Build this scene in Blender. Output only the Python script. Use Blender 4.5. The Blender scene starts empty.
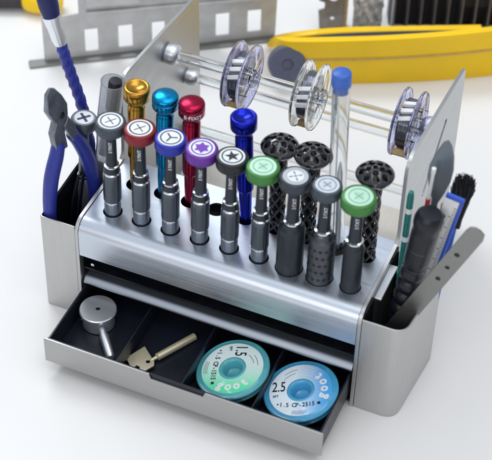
import bpy, bmesh, math, random
from mathutils import Vector, Matrix, Euler
random.seed(4)
S = .01                                  # every length below is written in centimetres
scene = bpy.context.scene
COL = scene.collection
PI = math.pi
AZ = math.radians(21.8)

# ------------------------------------------------------------------ materials
def mat(name, color, metallic=0., rough=.5, trans=0., ior=1.45, coat=0., streak=None, bump=0., nscale=300, cvar=0., rvar=0., emis=None, spec=None):
    m = bpy.data.materials.new(name); m.use_nodes = True
    nt = m.node_tree; b = nt.nodes['Principled BSDF']
    b.inputs['Base Color'].default_value = (*color, 1)
    b.inputs['Metallic'].default_value = metallic
    b.inputs['Roughness'].default_value = rough
    b.inputs['Transmission Weight'].default_value = trans
    b.inputs['IOR'].default_value = ior
    b.inputs['Coat Weight'].default_value = coat
    if spec is not None: b.inputs['Specular IOR Level'].default_value = spec
    if streak or bump or cvar or rvar:
        tc = nt.nodes.new('ShaderNodeTexCoord'); mp = nt.nodes.new('ShaderNodeMapping')
        nt.links.new(tc.outputs['Object'], mp.inputs['Vector'])
        mp.inputs['Scale'].default_value = streak or (1, 1, 1)
        n = nt.nodes.new('ShaderNodeTexNoise'); n.inputs['Scale'].default_value = nscale
        n.inputs['Detail'].default_value = 4; n.inputs['Roughness'].default_value = .6
        nt.links.new(mp.outputs['Vector'], n.inputs['Vector'])
        if cvar:
            r = nt.nodes.new('ShaderNodeMapRange')
            r.inputs['From Min'].default_value = .3; r.inputs['From Max'].default_value = .7
            r.inputs['To Min'].default_value = 1-cvar; r.inputs['To Max'].default_value = 1+cvar
            nt.links.new(n.outputs['Fac'], r.inputs['Value'])
            mx = nt.nodes.new('ShaderNodeVectorMath'); mx.operation = 'SCALE'
            mx.inputs[0].default_value = color
            nt.links.new(r.outputs['Result'], mx.inputs['Scale'])
            nt.links.new(mx.outputs['Vector'], b.inputs['Base Color'])
        if rvar:
            r = nt.nodes.new('ShaderNodeMapRange')
            r.inputs['From Min'].default_value = .3; r.inputs['From Max'].default_value = .7
            r.inputs['To Min'].default_value = max(.02, rough-rvar); r.inputs['To Max'].default_value = rough+rvar
            n2 = nt.nodes.new('ShaderNodeTexNoise'); n2.inputs['Scale'].default_value = nscale*.35; n2.inputs['Detail'].default_value = 5
            nt.links.new(mp.outputs['Vector'], n2.inputs['Vector'])
            nt.links.new(n2.outputs['Fac'], r.inputs['Value'])
            if streak and metallic == 1:
                n3 = nt.nodes.new('ShaderNodeTexNoise'); n3.inputs['Scale'].default_value = 55; n3.inputs['Detail'].default_value = 6; n3.inputs['Distortion'].default_value = 1.2
                nt.links.new(tc.outputs['Object'], n3.inputs['Vector'])
                r3 = nt.nodes.new('ShaderNodeMapRange'); r3.inputs['From Min'].default_value = .5; r3.inputs['From Max'].default_value = .72; r3.inputs['To Min'].default_value = 0; r3.inputs['To Max'].default_value = .035
                nt.links.new(n3.outputs['Fac'], r3.inputs['Value'])
                ad = nt.nodes.new('ShaderNodeMath'); ad.operation = 'ADD'; nt.links.new(r.outputs['Result'], ad.inputs[0]); nt.links.new(r3.outputs['Result'], ad.inputs[1]); nt.links.new(ad.outputs[0], b.inputs['Roughness'])
            else: nt.links.new(r.outputs['Result'], b.inputs['Roughness'])
        if bump:
            bp = nt.nodes.new('ShaderNodeBump'); bp.inputs['Strength'].default_value = bump; bp.inputs['Distance'].default_value = .0004
            nt.links.new(n.outputs['Fac'], bp.inputs['Height']); nt.links.new(bp.outputs['Normal'], b.inputs['Normal'])
    return m

M = {}
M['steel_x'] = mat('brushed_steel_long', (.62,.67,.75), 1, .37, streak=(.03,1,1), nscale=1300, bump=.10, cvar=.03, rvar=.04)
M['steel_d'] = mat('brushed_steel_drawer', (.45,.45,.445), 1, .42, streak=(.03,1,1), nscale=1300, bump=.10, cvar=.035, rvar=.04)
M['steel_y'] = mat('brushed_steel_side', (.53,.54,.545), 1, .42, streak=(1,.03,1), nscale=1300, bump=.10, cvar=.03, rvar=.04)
M['steel_z'] = mat('satin_steel_pocket', (.54,.54,.535), 1, .44, streak=(1,1,.05), nscale=1300, bump=.08, cvar=.03, rvar=.04)
M['shelf'] = mat('dull_blue_steel', (.36,.40,.46), .95, .48, streak=(.03,1,1), nscale=800, cvar=.05, rvar=.04)
M['chrome'] = mat('polished_steel', (.80,.80,.82), 1, .12, rvar=.05, nscale=500)
M['satin'] = mat('satin_aluminium', (.84,.87,.91), .85, .33, cvar=.02, nscale=2500, bump=.04)
M['bay'] = mat('near_black', (.006,.007,.010), 0, .45, rvar=.15, nscale=400)  # also stands for the dark of gaps, holes and dents
M['tray'] = mat('black_tray_plastic', (.010,.013,.022), 0, .32, rvar=.04, nscale=900, bump=.05)
M['anod'] = mat('dark_anodised', (.085,.092,.105), .85, .33, rvar=.08, nscale=900, cvar=.12)
M['anod_blk'] = mat('black_anodised', (.035,.041,.052), .6, .36, rvar=.05, nscale=900)
M['gun'] = mat('gunmetal', (.10,.116,.138), .88, .32, rvar=.05, nscale=900, cvar=.05, streak=(1,1,.2))
M['collar'] = mat('grey_collar', (.20,.225,.26), .92, .28, rvar=.05, nscale=900, cvar=.05)
M['ring'] = mat('bright_ring', (.75,.77,.80), 1, .18)
def anod(n, c, r=.24): return mat(n, c, .95, r, rvar=.08, nscale=800, cvar=.08)
M['gold'] = anod('gold_anodised', (.46,.25,.04)); M['cyan'] = anod('cyan_anodised', (.006,.24,.50))
M['crimson'] = anod('crimson_anodised', (.33,.012,.045)); M['blue'] = anod('deep_blue_anodised', (.012,.022,.40))
def satin(n, c): return mat(n, c, .25, .38, rvar=.1, nscale=700, cvar=.08, bump=.05)
M['c_gray'] = satin('cap_slate', (.05,.065,.085)); M['c_red'] = satin('cap_red', (.20,.012,.022)); M['c_blue'] = satin('cap_blue', (.018,.03,.33))
M['c_purple'] = satin('cap_purple', (.13,.03,.30)); M['c_black'] = satin('cap_black', (.014,.016,.021)); M['c_green'] = satin('cap_green', (.05,.20,.045))
M['c_dgray'] = satin('cap_dark_slate', (.035,.045,.06))
M['lab_w'] = mat('print_white', (.74,.78,.82), 0, .3, coat=.3, cvar=.04); M['lab_g'] = mat('print_mint', (.52,.78,.62), 0, .3, coat=.3, cvar=.04)
M['lab_b'] = mat('print_pale_grey', (.58,.64,.70), 0, .3, coat=.3, cvar=.04)
M['ink'] = mat('ink_black', (.012,.014,.018), 0, .4); M['ink_navy'] = mat('ink_navy', (.02,.03,.10), 0, .4)
M['ink_purple'] = mat('ink_purple', (.16,.035,.42), 0, .4); M['ink_red'] = mat('ink_dark_red', (.03,.008,.015), 0, .4)
M['ink_green'] = mat('ink_green', (.12,.40,.25), 0, .4); M['ink_white'] = mat('ink_white', (.82,.84,.86), 0, .4)
M['ink_grey'] = mat('ink_grey', (.10,.13,.16), 0, .4)
M['lattice'] = mat('black_chrome', (.035,.035,.04), .7, .09, coat=1, rvar=.05, nscale=600)
M['core'] = mat('inner_core', (.010,.010,.012), .4, .3)
M['clear'] = mat('clear_acrylic', (.95,.97,.985), 0, .03, trans=1, ior=1.42, rvar=.02)
M['clear_v'] = mat('clear_violet_tint', (.58,.58,.88), 0, .04, trans=1, ior=1.4, rvar=.02)
M['clear_film'] = mat('clear_soft_plastic', (.72,.75,.80), 0, .12, trans=.82, ior=1.4, rvar=.05)
M['wound'] = mat('wound_wire', (.17,.18,.21), .8, .25, streak=(1,.2,.2), nscale=900, bump=.5, cvar=.3)
M['tan'] = mat('kraft_tape', (.52,.36,.14), .1, .4, cvar=.15)
M['navy_rub'] = mat('navy_rubber', (.022,.034,.27), 0, .40, rvar=.1, nscale=500, bump=.25, cvar=.15)
M['tuft'] = mat('dark_navy_fibre', (.010,.014,.09), 0, .5, streak=(1,1,.1), nscale=900, bump=.5, cvar=.3)
M['jaw'] = mat('forged_steel', (.19,.215,.25), .85, .38, rvar=.12, nscale=350, bump=.3, cvar=.2)
M['black_rub'] = mat('black_rubber', (.006,.008,.013), 0, .36, cvar=.05, nscale=900, spec=.45)
M['brass'] = mat('pale_brass', (.82,.74,.52), .55, .30, nscale=900, cvar=.04)
M['grey_steel'] = mat('dull_steel', (.26,.26,.25), .85, .42, rvar=.05, nscale=700, cvar=.05, bump=.06)
M['white_pl'] = mat('white_plastic', (.78,.79,.80), 0, .35, cvar=.04)
M['blue_pl'] = mat('blue_plastic', (.03,.10,.55), 0, .35, cvar=.1); M['blue_stop'] = mat('blue_stopper', (.035,.12,.48), 0, .38, cvar=.12, bump=.1)
M['teal'] = mat('teal_plastic', (.008,.17,.16), 0, .3, cvar=.1)
M['smoke'] = mat('smoky_plastic', (.17,.20,.235), .2, .2, rvar=.08, trans=.25)
M['red_pl'] = mat('red_plastic', (.45,.02,.02), 0, .35); M['wood'] = mat('brown_wood', (.28,.16,.06), 0, .5, cvar=.2)
M['bristle'] = mat('dark_bristle', (.012,.014,.02), 0, .6)
M['spool_teal'] = mat('spool_teal', (.09,.40,.46), 0, .2, coat=.4, cvar=.05); M['spool_blue'] = mat('spool_blue', (.07,.36,.62), 0, .2, coat=.4, cvar=.05)
M['yellow'] = mat('yellow_plastic', (.93,.59,.003), 0, .34, cvar=.05, nscale=30); M['bg_dark'] = mat('dark_grip_and_gap', (.035,.03,.035), 0, .5, cvar=.2)
M['roundel'] = mat('slate_plastic', (.12,.13,.19), .1, .5, cvar=.1); M['bg_steel'] = mat('galvanised_sheet', (.54,.54,.54), .35, .5, cvar=.14, nscale=60, rvar=.1)
M['bg_brown'] = mat('aged_sheet', (.30,.27,.25), .7, .4, cvar=.25, nscale=80)
M['pouch'] = mat('clear_crumpled_film', (.62,.62,.63), .2, .25, trans=.35, cvar=.5, nscale=260)
M['sink'] = mat('black_heatsink', (.018,.018,.022), .3, .45, cvar=.2); M['fin'] = mat('fin_edge', (.16,.15,.16), .6, .4)

def print_mat(name, base, tint):
    """label paper printed white on one side and tinted on the other"""
    m = mat(name, base, 0, .28, coat=.3); nt = m.node_tree; b = nt.nodes['Principled BSDF']
    tc = nt.nodes.new('ShaderNodeTexCoord'); sx = nt.nodes.new('ShaderNodeSeparateXYZ'); nt.links.new(tc.outputs['Object'], sx.inputs[0])
    r = nt.nodes.new('ShaderNodeMapRange'); r.inputs['From Min'].default_value = -.004; r.inputs['From Max'].default_value = .016
    nt.links.new(sx.outputs['X'], r.inputs['Value'])
    mx = nt.nodes.new('ShaderNodeMix'); mx.data_type = 'RGBA'
    mx.inputs['A'].default_value = (*base, 1); mx.inputs['B'].default_value = (*tint, 1)
    nt.links.new(r.outputs['Result'], mx.inputs['Factor']); nt.links.new(mx.outputs['Result'], b.inputs['Base Color'])
    return m
M['paper_green'] = print_mat('label_green_print', (.74,.88,.88), (.10,.78,.42))
M['paper_blue'] = print_mat('label_blue_print', (.76,.87,.95), (.08,.42,.88))

# ------------------------------------------------------------------ mesh helpers
class B:
    def __init__(s): s.bm = bmesh.new(); s.mi = 0
    def _f(s, vs):
        try: f = s.bm.faces.new(vs); f.material_index = s.mi; return f
        except ValueError: return None
    def v(s, p): return s.bm.verts.new(Vector(p)*S)
    def box(s, x0, x1, y0, y1, z0, z1, tf=None):
        P = [(x, y, z) for z in (z0, z1) for y in (y0, y1) for x in (x0, x1)]
        if tf: P = [tf @ Vector(p) for p in P]
        V = [s.v(p) for p in P]
        for q in ((0,2,3,1), (4,5,7,6), (0,1,5,4), (2,6,7,3), (0,4,6,2), (1,3,7,5)): s._f([V[i] for i in q])
    def lathe(s, prof, n=40, tf=None, wob=None):
        """profile of (radius, z) from bottom to top round the z axis"""
        rings = []
        for r, z in prof:
            if r < 1e-6: rings.append([s.v(tf @ Vector((0,0,z)) if tf else (0,0,z))]); continue
            R = []
            for i in range(n):
                a = 2*PI*i/n; rr = r*(wob(a, z) if wob else 1)
                p = Vector((rr*math.cos(a), rr*math.sin(a), z)); R.append(s.v(tf @ p if tf else p))
            rings.append(R)
        for a, b in zip(rings, rings[1:]):
            for i in range(n):
                j = (i+1) % n
                if len(a) == 1 and len(b) == 1: continue
                if len(a) == 1: s._f([a[0], b[j], b[i]])
                elif len(b) == 1: s._f([a[i], a[j], b[0]])
                else: s._f([a[i], a[j], b[j], b[i]])
    def tube(s, path, rad, n=16, caps=True, tw=None):
        path = [Vector(p) for p in path]; k = len(path)
        if not hasattr(rad, '__len__'): rad = [rad]*k
        rings = []; up = None
        for i, p in enumerate(path):
            d = (path[min(i+1, k-1)]-path[max(i-1, 0)]).normalized()
            if up is None: up = Vector((0,0,1)) if abs(d.z) < .9 else Vector((0,1,0))
            u = d.cross(up).normalized(); w = u.cross(d).normalized(); up = w
            R = []
            for j in range(n):
                a = 2*PI*j/n; rr = rad[i]
                if tw: rr *= 1+.11*math.cos(3*(a+tw*i))
                R.append(s.v(p+u*math.cos(a)*rr+w*math.sin(a)*rr))
            rings.append(R)
        for a, b in zip(rings, rings[1:]):
            for i in range(n): s._f([a[i], a[(i+1) % n], b[(i+1) % n], b[i]])
        if caps: s._f(rings[0][::-1]); s._f(rings[-1])
    def plate(s, outer, holes, t, fn):
        """flat plate with holes: 2-D loops, thickness t, fn(u, v, w) -> xyz"""
        tmp = bmesh.new(); E = []
        for loop in [outer]+list(holes):
            V = [tmp.verts.new((u, v, 0)) for u, v in loop]
            E += [tmp.edges.new((V[i], V[(i+1) % len(V)])) for i in range(len(V))]
        bmesh.ops.triangle_fill(tmp, use_beauty=True, use_dissolve=False, edges=E)
        tmp.verts.ensure_lookup_table(); tmp.verts.index_update()
        n = len(tmp.verts)
        T = [s.v(fn(v.co.x, v.co.y, 0)) for v in tmp.verts]; U = [s.v(fn(v.co.x, v.co.y, t)) for v in tmp.verts]
        for f in tmp.faces:
            ids = [v.index for v in f.verts]; s._f([T[i] for i in ids]); s._f([U[i] for i in ids[::-1]])
        for e in tmp.edges:
            if len(e.link_faces) == 1:
                a, b = e.verts[0].index, e.verts[1].index; s._f([T[a], T[b], U[b], U[a]])
        tmp.free()
    def raw(s, verts, faces, fn):
        V = [s.v(fn(*p)) for p in verts]
        for f in faces: s._f([V[i] for i in f])
    def done(s, name, mats, parent=None, bevel=0, seg=2, angle=35, sub=0, loc=None, recalc=True):
        if recalc: bmesh.ops.recalc_face_normals(s.bm, faces=s.bm.faces)
        for f in s.bm.faces: f.smooth = True
        me = bpy.data.meshes.new(name); s.bm.to_mesh(me); s.bm.free()
        me.set_sharp_from_angle(angle=math.radians(angle))
        for m in (mats if isinstance(mats, (list, tuple)) else [mats]): me.materials.append(M[m] if isinstance(m, str) else m)
        o = bpy.data.objects.new(name, me); COL.objects.link(o)
        if loc: o.location = Vector(loc)*S
        if bevel:
            md = o.modifiers.new('bevel', 'BEVEL'); md.width = bevel*S; md.segments = seg; md.limit_method = 'ANGLE'; md.angle_limit = math.radians(40)
            md.harden_normals = True
        if sub: md = o.modifiers.new('sub', 'SUBSURF'); md.levels = sub; md.render_levels = sub
        if parent: o.parent = parent
        return o

def circle(cx, cy, r, n=32): return [(cx+r*math.cos(2*PI*i/n), cy+r*math.sin(2*PI*i/n)) for i in range(n)]
def tag(o, label, cat, group=None, kind=None):
    if label: o['label'] = label
    if cat: o['category'] = cat
    if group: o['group'] = group
    if kind: o['kind'] = kind
    return o
def thing(name, label, cat, loc=(0,0,0), rotz=0., top=None, group=None, rot=None):
    """Empty at the thing's base; top = point its z axis leans towards"""
    o = bpy.data.objects.new(name, None); COL.objects.link(o); o.empty_display_size = .01
    o.location = Vector(loc)*S
    if top is not None:
        d = (Vector(top)-Vector(loc)).normalized()
        q = Vector((0,0,1)).rotation_difference(d).to_matrix() @ Matrix.Rotation(rotz, 3, 'Z')
        o.rotation_euler = q.to_euler()
    elif rot is not None: o.rotation_euler = rot
    else: o.rotation_euler = (0, 0, rotz)
    return tag(o, label, cat, group)
def copy_tree(o, parent=None):
    c = o.copy(); COL.objects.link(c)
    if parent: c.parent = parent
    for ch in list(o.children): copy_tree(ch, c)
    return c
_tc = {}
def text2d(txt, size, bold=.0):
    k = (txt, size, bold)
    if k in _tc: return _tc[k]
    cu = bpy.data.curves.new('tmp', 'FONT'); cu.body = txt; cu.size = size; cu.align_x = 'CENTER'; cu.align_y = 'CENTER'
    cu.offset = bold; cu.resolution_u = 3
    o = bpy.data.objects.new('tmp', cu); COL.objects.link(o)
    dg = bpy.context.evaluated_depsgraph_get(); me = o.evaluated_get(dg).to_mesh()
    vs = [(v.co.x, v.co.y) for v in me.vertices]; fs = [tuple(p.vertices) for p in me.polygons]
    o.evaluated_get(dg).to_mesh_clear(); bpy.data.objects.remove(o); bpy.data.curves.remove(cu)
    _tc[k] = (vs, fs); return vs, fs
def bar(b, cx, cy, L, w, a, z):
    ca, sa = math.cos(a), math.sin(a)
    V = [b.v((cx+u*ca-v*sa, cy+u*sa+v*ca, z)) for u, v in ((-L/2,-w/2), (L/2,-w/2), (L/2,w/2), (-L/2,w/2))]; b._f(V)
def ringf(b, r0, r1, z, n=48, a0=0, a1=2*PI):
    full = abs(a1-a0-2*PI) < 1e-6; k = n if full else n+1
    I = [b.v((r0*math.cos(a0+(a1-a0)*i/n), r0*math.sin(a0+(a1-a0)*i/n), z)) for i in range(k)]
    O = [b.v((r1*math.cos(a0+(a1-a0)*i/n), r1*math.sin(a0+(a1-a0)*i/n), z)) for i in range(k)]
    for i in range(n):
        j = (i+1) % k; b._f([I[i], O[i], O[j], I[j]])
def discf(b, r, z, n=48): b._f([b.v((r*math.cos(2*PI*i/n), r*math.sin(2*PI*i/n), z)) for i in range(n)])
def starf(b, ro, ri, k, z, a0=PI/2):
    c = b.v((0,0,z)); P = [b.v(((ro if i % 2 == 0 else ri)*math.cos(a0+PI*i/k), (ro if i % 2 == 0 else ri)*math.sin(a0+PI*i/k), z)) for i in range(2*k)]
    for i in range(2*k): b._f([c, P[i], P[(i+1) % (2*k)]])

# ------------------------------------------------------------------ setting
b = B(); b.box(-300, 300, -300, 300, -1, 0)
tbl = mat('white_tabletop', (.81,.80,.79), 0, .5, cvar=.010, nscale=14, rvar=.08, bump=.03, spec=.25)
t = b.done('table_surface', tbl); t['kind'] = 'structure'

# ------------------------------------------------------------------ the rack
RB = thing('tool_rack', 'brushed steel tool rack with holed top plate, side pockets, open drawer and raised wings', 'tool rack')
W = 20.
ZT, ZL, YP = 8.84, 6.02, 7.2
FX = [1.70+2.102*i for i in range(9)]; FY = 2.13
BX = [1.55+2.118*i for i in range(9)]; BY = 5.11
b = B()
holes = [circle(x, FY, {6:.93, 7:.91, 8:.71}.get(i, .655)) for i, x in enumerate(FX)]+[circle(x+{0:.38, 1:.33, 2:.2, 6:.08}.get(i, 0), BY, .64) for i, x in enumerate(BX)]
X0, X1 = .17, W-.17
b.plate([(X0, .95), (X1, .95), (X1, YP), (X0, YP)], holes, .12, lambda u, v, w: (u, v, ZT-w))
R = .95
prof = [(YP*0, ZL), (0, ZT-R)]+[(R-R*math.cos(a), ZT-R+R*math.sin(a)) for a in [PI/2*i/12 for i in range(1, 13)]]
inn = [(.12, ZL), (.12, ZT-R)]+[(R-(R-.12)*math.cos(a), ZT-R+(R-.12)*math.sin(a)) for a in [PI/2*i/12 for i in range(1, 13)]]
nseg = 1
O = [[b.v((x, y, z)) for x in (X0, X1)] for y, z in prof]; I = [[b.v((x, y, z)) for x in (X0, X1)] for y, z in inn]
for i in range(len(prof)-1):
    b._f([O[i][0], O[i][1], O[i+1][1], O[i+1][0]]); b._f([I[i][0], I[i+1][0], I[i+1][1], I[i][1]])
    for k in (0, 1): b._f([O[i][k], I[i][k], I[i+1][k], O[i+1][k]])
b._f([O[0][0], O[0][1], I[0][1], I[0][0]])
bmesh.ops.remove_doubles(b.bm, verts=b.bm.verts, dist=1e-6)
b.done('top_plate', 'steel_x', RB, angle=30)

# side panels with the raised wing
def panel_outline():
    P = [(.0,0.02), (.0,8.0)]
    P += [(.95-.95*math.cos(a), 7.98+.95*math.sin(a)) for a in [PI/2*i/8 for i in range(1, 9)]]
    P += [(6.3,8.95), (6.75,9.05), (7.05,9.4), (7.12,10.0), (7.12,14.6), (7.2,15.2), (7.5,15.65), (7.95,15.85), (8.6,15.82), (18.9,14.62), (19.35,14.45), (19.5,14.1), (19.9,0.02)]
    return P
def slot(y0, z0, y1, z1, r, n=8):
    d = math.atan2(z1-z0, y1-y0)
    return [(y1+r*math.cos(d-PI/2+PI*i/n), z1+r*math.sin(d-PI/2+PI*i/n)) for i in range(n+1)]+[(y0+r*math.cos(d+PI/2+PI*i/n), z0+r*math.sin(d+PI/2+PI*i/n)) for i in range(n+1)]
for sx in (-.10, W-.14):
    b = B(); hs = [slot(11.9,9.4,15.5,12.6,.34)] if sx > 5 else []
    b.plate(panel_outline(), hs, .24, lambda u, v, w, sx=sx: (sx+w, u, v))
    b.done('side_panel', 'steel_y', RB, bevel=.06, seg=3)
# dark bay inside, its floor, back and cheeks
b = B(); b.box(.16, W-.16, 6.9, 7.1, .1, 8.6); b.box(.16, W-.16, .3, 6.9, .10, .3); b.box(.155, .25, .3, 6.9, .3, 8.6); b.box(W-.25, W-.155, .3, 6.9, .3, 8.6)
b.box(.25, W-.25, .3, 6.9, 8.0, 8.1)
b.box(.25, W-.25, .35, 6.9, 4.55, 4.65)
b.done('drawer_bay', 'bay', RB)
b = B(); sp = [(.16,3.22), (.14,3.30), (.17,3.38), (.36,3.62), (.45,3.69), (.60,3.72), (6.8,3.72), (6.8,3.22)]
L0, L1 = [[b.v((x, y, z)) for y, z in sp] for x in (.26, W-.26)]
for i in range(len(sp)): b._f([L0[i], L0[(i+1)%len(sp)], L1[(i+1)%len(sp)], L1[i]])
b._f(L0); b._f(L1); b.done('shelf', 'shelf', RB, angle=50)
b = B(); b.lathe([(0,0), (.13,0), (.13,.08), (.07,.12), (0,.12)], 14, Matrix.Translation((.95,.34,5.15)) @ Matrix.Rotation(PI/2, 4, 'X')); b.done('screw', 'chrome', RB)
# pockets
def rrpath(pts, r, n=8):
    out = []
    for i, p in enumerate(pts):
        if i in (0, len(pts)-1): out.append(p); continue
        p = Vector(p); a = (Vector(pts[i-1])-p).normalized(); c = (Vector(pts[i+1])-p).normalized()
        s0, s1 = p+a*r, p+c*r
        for k in range(n+1):
            q = k/n; out.append(tuple((1-q)**2*s0+2*q*(1-q)*p+q*q*s1))
    return out
def pocket(side):
    if side < 0: outer = rrpath([(-.12,.05), (-2.78,.05), (-2.95,6.8), (-.12,6.8)], .35)
    else: outer = rrpath([(W+.12,.05), (W+3.0,.05), (W+3.55,6.9), (W+.12,6.9)], 1.0)
    t = .13; inner = []
    for i, p in enumerate(outer):
        a = Vector(outer[max(i-1, 0)]); c = Vector(outer[min(i+1, len(outer)-1)]); d = (c-a).normalized()
        nrm = Vector((-d.y, d.x))*(-1 if side < 0 else 1); inner.append(tuple(Vector(p)+nrm*t))
    b = B(); zt = 8.45; zb = .03
    A = [[b.v((x, y, z)) for z in (zb, zt)] for x, y in outer]; Bq = [[b.v((x, y, z)) for z in (zb, zt)] for x, y in inner]
    for i in range(len(outer)-1):
        b._f([A[i][0], A[i+1][0], A[i+1][1], A[i][1]]); b._f([Bq[i][0], Bq[i][1], Bq[i+1][1], Bq[i+1][0]])
        b._f([A[i][1], A[i+1][1], Bq[i+1][1], Bq[i][1]]); b._f([A[i][0], Bq[i][0], Bq[i+1][0], A[i+1][0]])
    for k in (0, -1): b._f([A[k][0], A[k][1], Bq[k][1], Bq[k][0]])
    o = b.done('side_pocket', 'steel_z', RB, bevel=.045, seg=3)
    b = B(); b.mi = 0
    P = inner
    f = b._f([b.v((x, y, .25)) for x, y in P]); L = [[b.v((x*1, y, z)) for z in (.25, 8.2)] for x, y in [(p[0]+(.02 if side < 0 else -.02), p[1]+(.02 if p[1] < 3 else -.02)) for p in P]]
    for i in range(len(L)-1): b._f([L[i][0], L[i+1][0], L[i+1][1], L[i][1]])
    b.done('pocket_inside', 'bay', o, recalc=False)  # near-black inner walls and floor of the pocket
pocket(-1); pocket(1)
# thin dark slabs added to stand for dark openings in the right panel
for y0, y1, z0, z1 in ((.6,2.1,6.2,8.6), (5.6,6.75,6.4,8.9)):
    b = B(); b.box(W+.105, W+.22, y0, y1, z0, z1); b.done('dark_patch', 'bay', RB, bevel=.04)
b = B(); b.box(W+.105, W+.62, 2.25, 5.5, 8.22, 8.40); b.done('pocket_ledge', 'satin', RB, bevel=.05)
b = B(); b.box(-.20, -.105, .4, 6.6, .6, 8.1); b.done('dark_patch', 'bay', RB, bevel=.04)  # thin dark slab on the panel inside the left pocket
# rods
for y, z, r, kr in ((14.03,13.15,.40,.78), (17.3,8.7,.36,.62), (17.3,3.8,.38,.6)):
    b = B(); b.lathe([(r,.2), (r,W-.2), (r*.72,W-.2), (r*.72,.2), (r,.2)], 40, Matrix.Translation((0,y,z)) @ Matrix.Rotation(PI/2, 4, 'Y')); rod = b.done('spool_rod', 'clear', RB)
    for x, sg in ((.14, 1), (W-.14, -1)):
        b = B(); b.lathe([(kr*.8,0), (kr,.14), (kr,.5), (kr*.92,.75), (kr*.75,.92), (r*1.05,1.0), (0,1.0)], 30, Matrix.Translation((x,y,z)) @ Matrix.Rotation(PI/2*sg, 4, 'Y'))
        b.done('end_knob', 'satin', rod)
# drawer
DY = -5.4; DZ0, DZ1 = .96, 3.15
b = B(); D = B()
outl = [(.1,DZ0), (19.9,DZ0), (19.9,DZ1), (11.75,DZ1), (11.6,DZ1-.42), (7.95,DZ1-.42), (7.8,DZ1), (.1,DZ1)]
b.plate(outl, [], .14, lambda u, v, w: (u, DY+w, v))
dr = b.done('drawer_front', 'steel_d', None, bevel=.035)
D.box(.28, 19.72, DY+.15, 6.5, 1.0, 1.12)
D.box(.28, 19.72, DY+.15, DY+.30, 1.12, 3.05)
for x0, x1 in ((.28,.42), (19.58,19.72)): D.box(x0, x1, DY+.30, 6.5, 1.12, 2.98)
tray = D.done('drawer', 'tray', RB, bevel=.03)
dr.parent = tray
for x in (5.25, 9.95, 14.87):
    b = B(); b.box(x-.05, x+.05, DY+.31, 6.4, 1.13, 2.82); b.done('divider', 'tray', tray, bevel=.02)

# ------------------------------------------------------------------ front drivers
def cap_print(b, style, R, z):
    """b.mi: 0 paper, 1 ink"""
    b.mi = 0; discf(b, R*.79, z)
    z2 = z+.012; b.mi = 1
    if style in ('cross', 'tri', 'hexstar', 'star'): ringf(b, R*.57, R*.66, z2)
    if style == 'cross':
        for a in (.62, .62+PI/2): bar(b, 0, 0, R*.80, R*.065, a, z2)
    elif style == 'tri':
        for k in range(3):
            a = PI/2+.5+2*PI*k/3; bar(b, R*.20*math.cos(a), R*.20*math.sin(a), R*.46, R*.10, a, z2)
    elif style == 'hexstar': starf(b, R*.50, R*.31, 6, z2)
    elif style == 'star': starf(b, R*.50, R*.20, 5, z2, PI/2+.3)
    elif style == 'faint':
        ringf(b, R*.54, R*.59, z2)
        for a in (.7, .7+PI/2): bar(b, 0, 0, R*.70, R*.05, a, z2)
        for k in range(4):
            a = .7+PI/4+PI/2*k; bar(b, R*.2*math.cos(a), R*.2*math.sin(a), R*.16, R*.02, a+PI/2, z2)
    elif style == 'double':
        ringf(b, R*.68, R*.72, z2); ringf(b, R*.56, R*.60, z2)
        for a in (.15, .15+PI/2): bar(b, 0, 0, R*.9, R*.04, a, z2)
        for k in range(4):
            a = .15+PI/2*k; bar(b, R*.33*math.cos(a), R*.33*math.sin(a), R*.12, R*.09, a, z2)
    elif style == 'thick':
        ringf(b, R*.70, R*.76, z2)
        for a in (.5, .5+PI/2): bar(b, 0, 0, R*1.0, R*.20, a, z2)
def neck_text(b, r, zc, txt='E·FIXIT', size=.30, a0=-PI/2):
    vs, fs = text2d(txt, size, .004)
    # runs up the neck
    b.raw([(x, y, 0) for x, y in vs], fs, lambda x, y, _: ((r+.012)*math.cos(a0+(-y)/r), (r+.012)*math.sin(a0+(-y)/r), zc+x))
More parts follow.
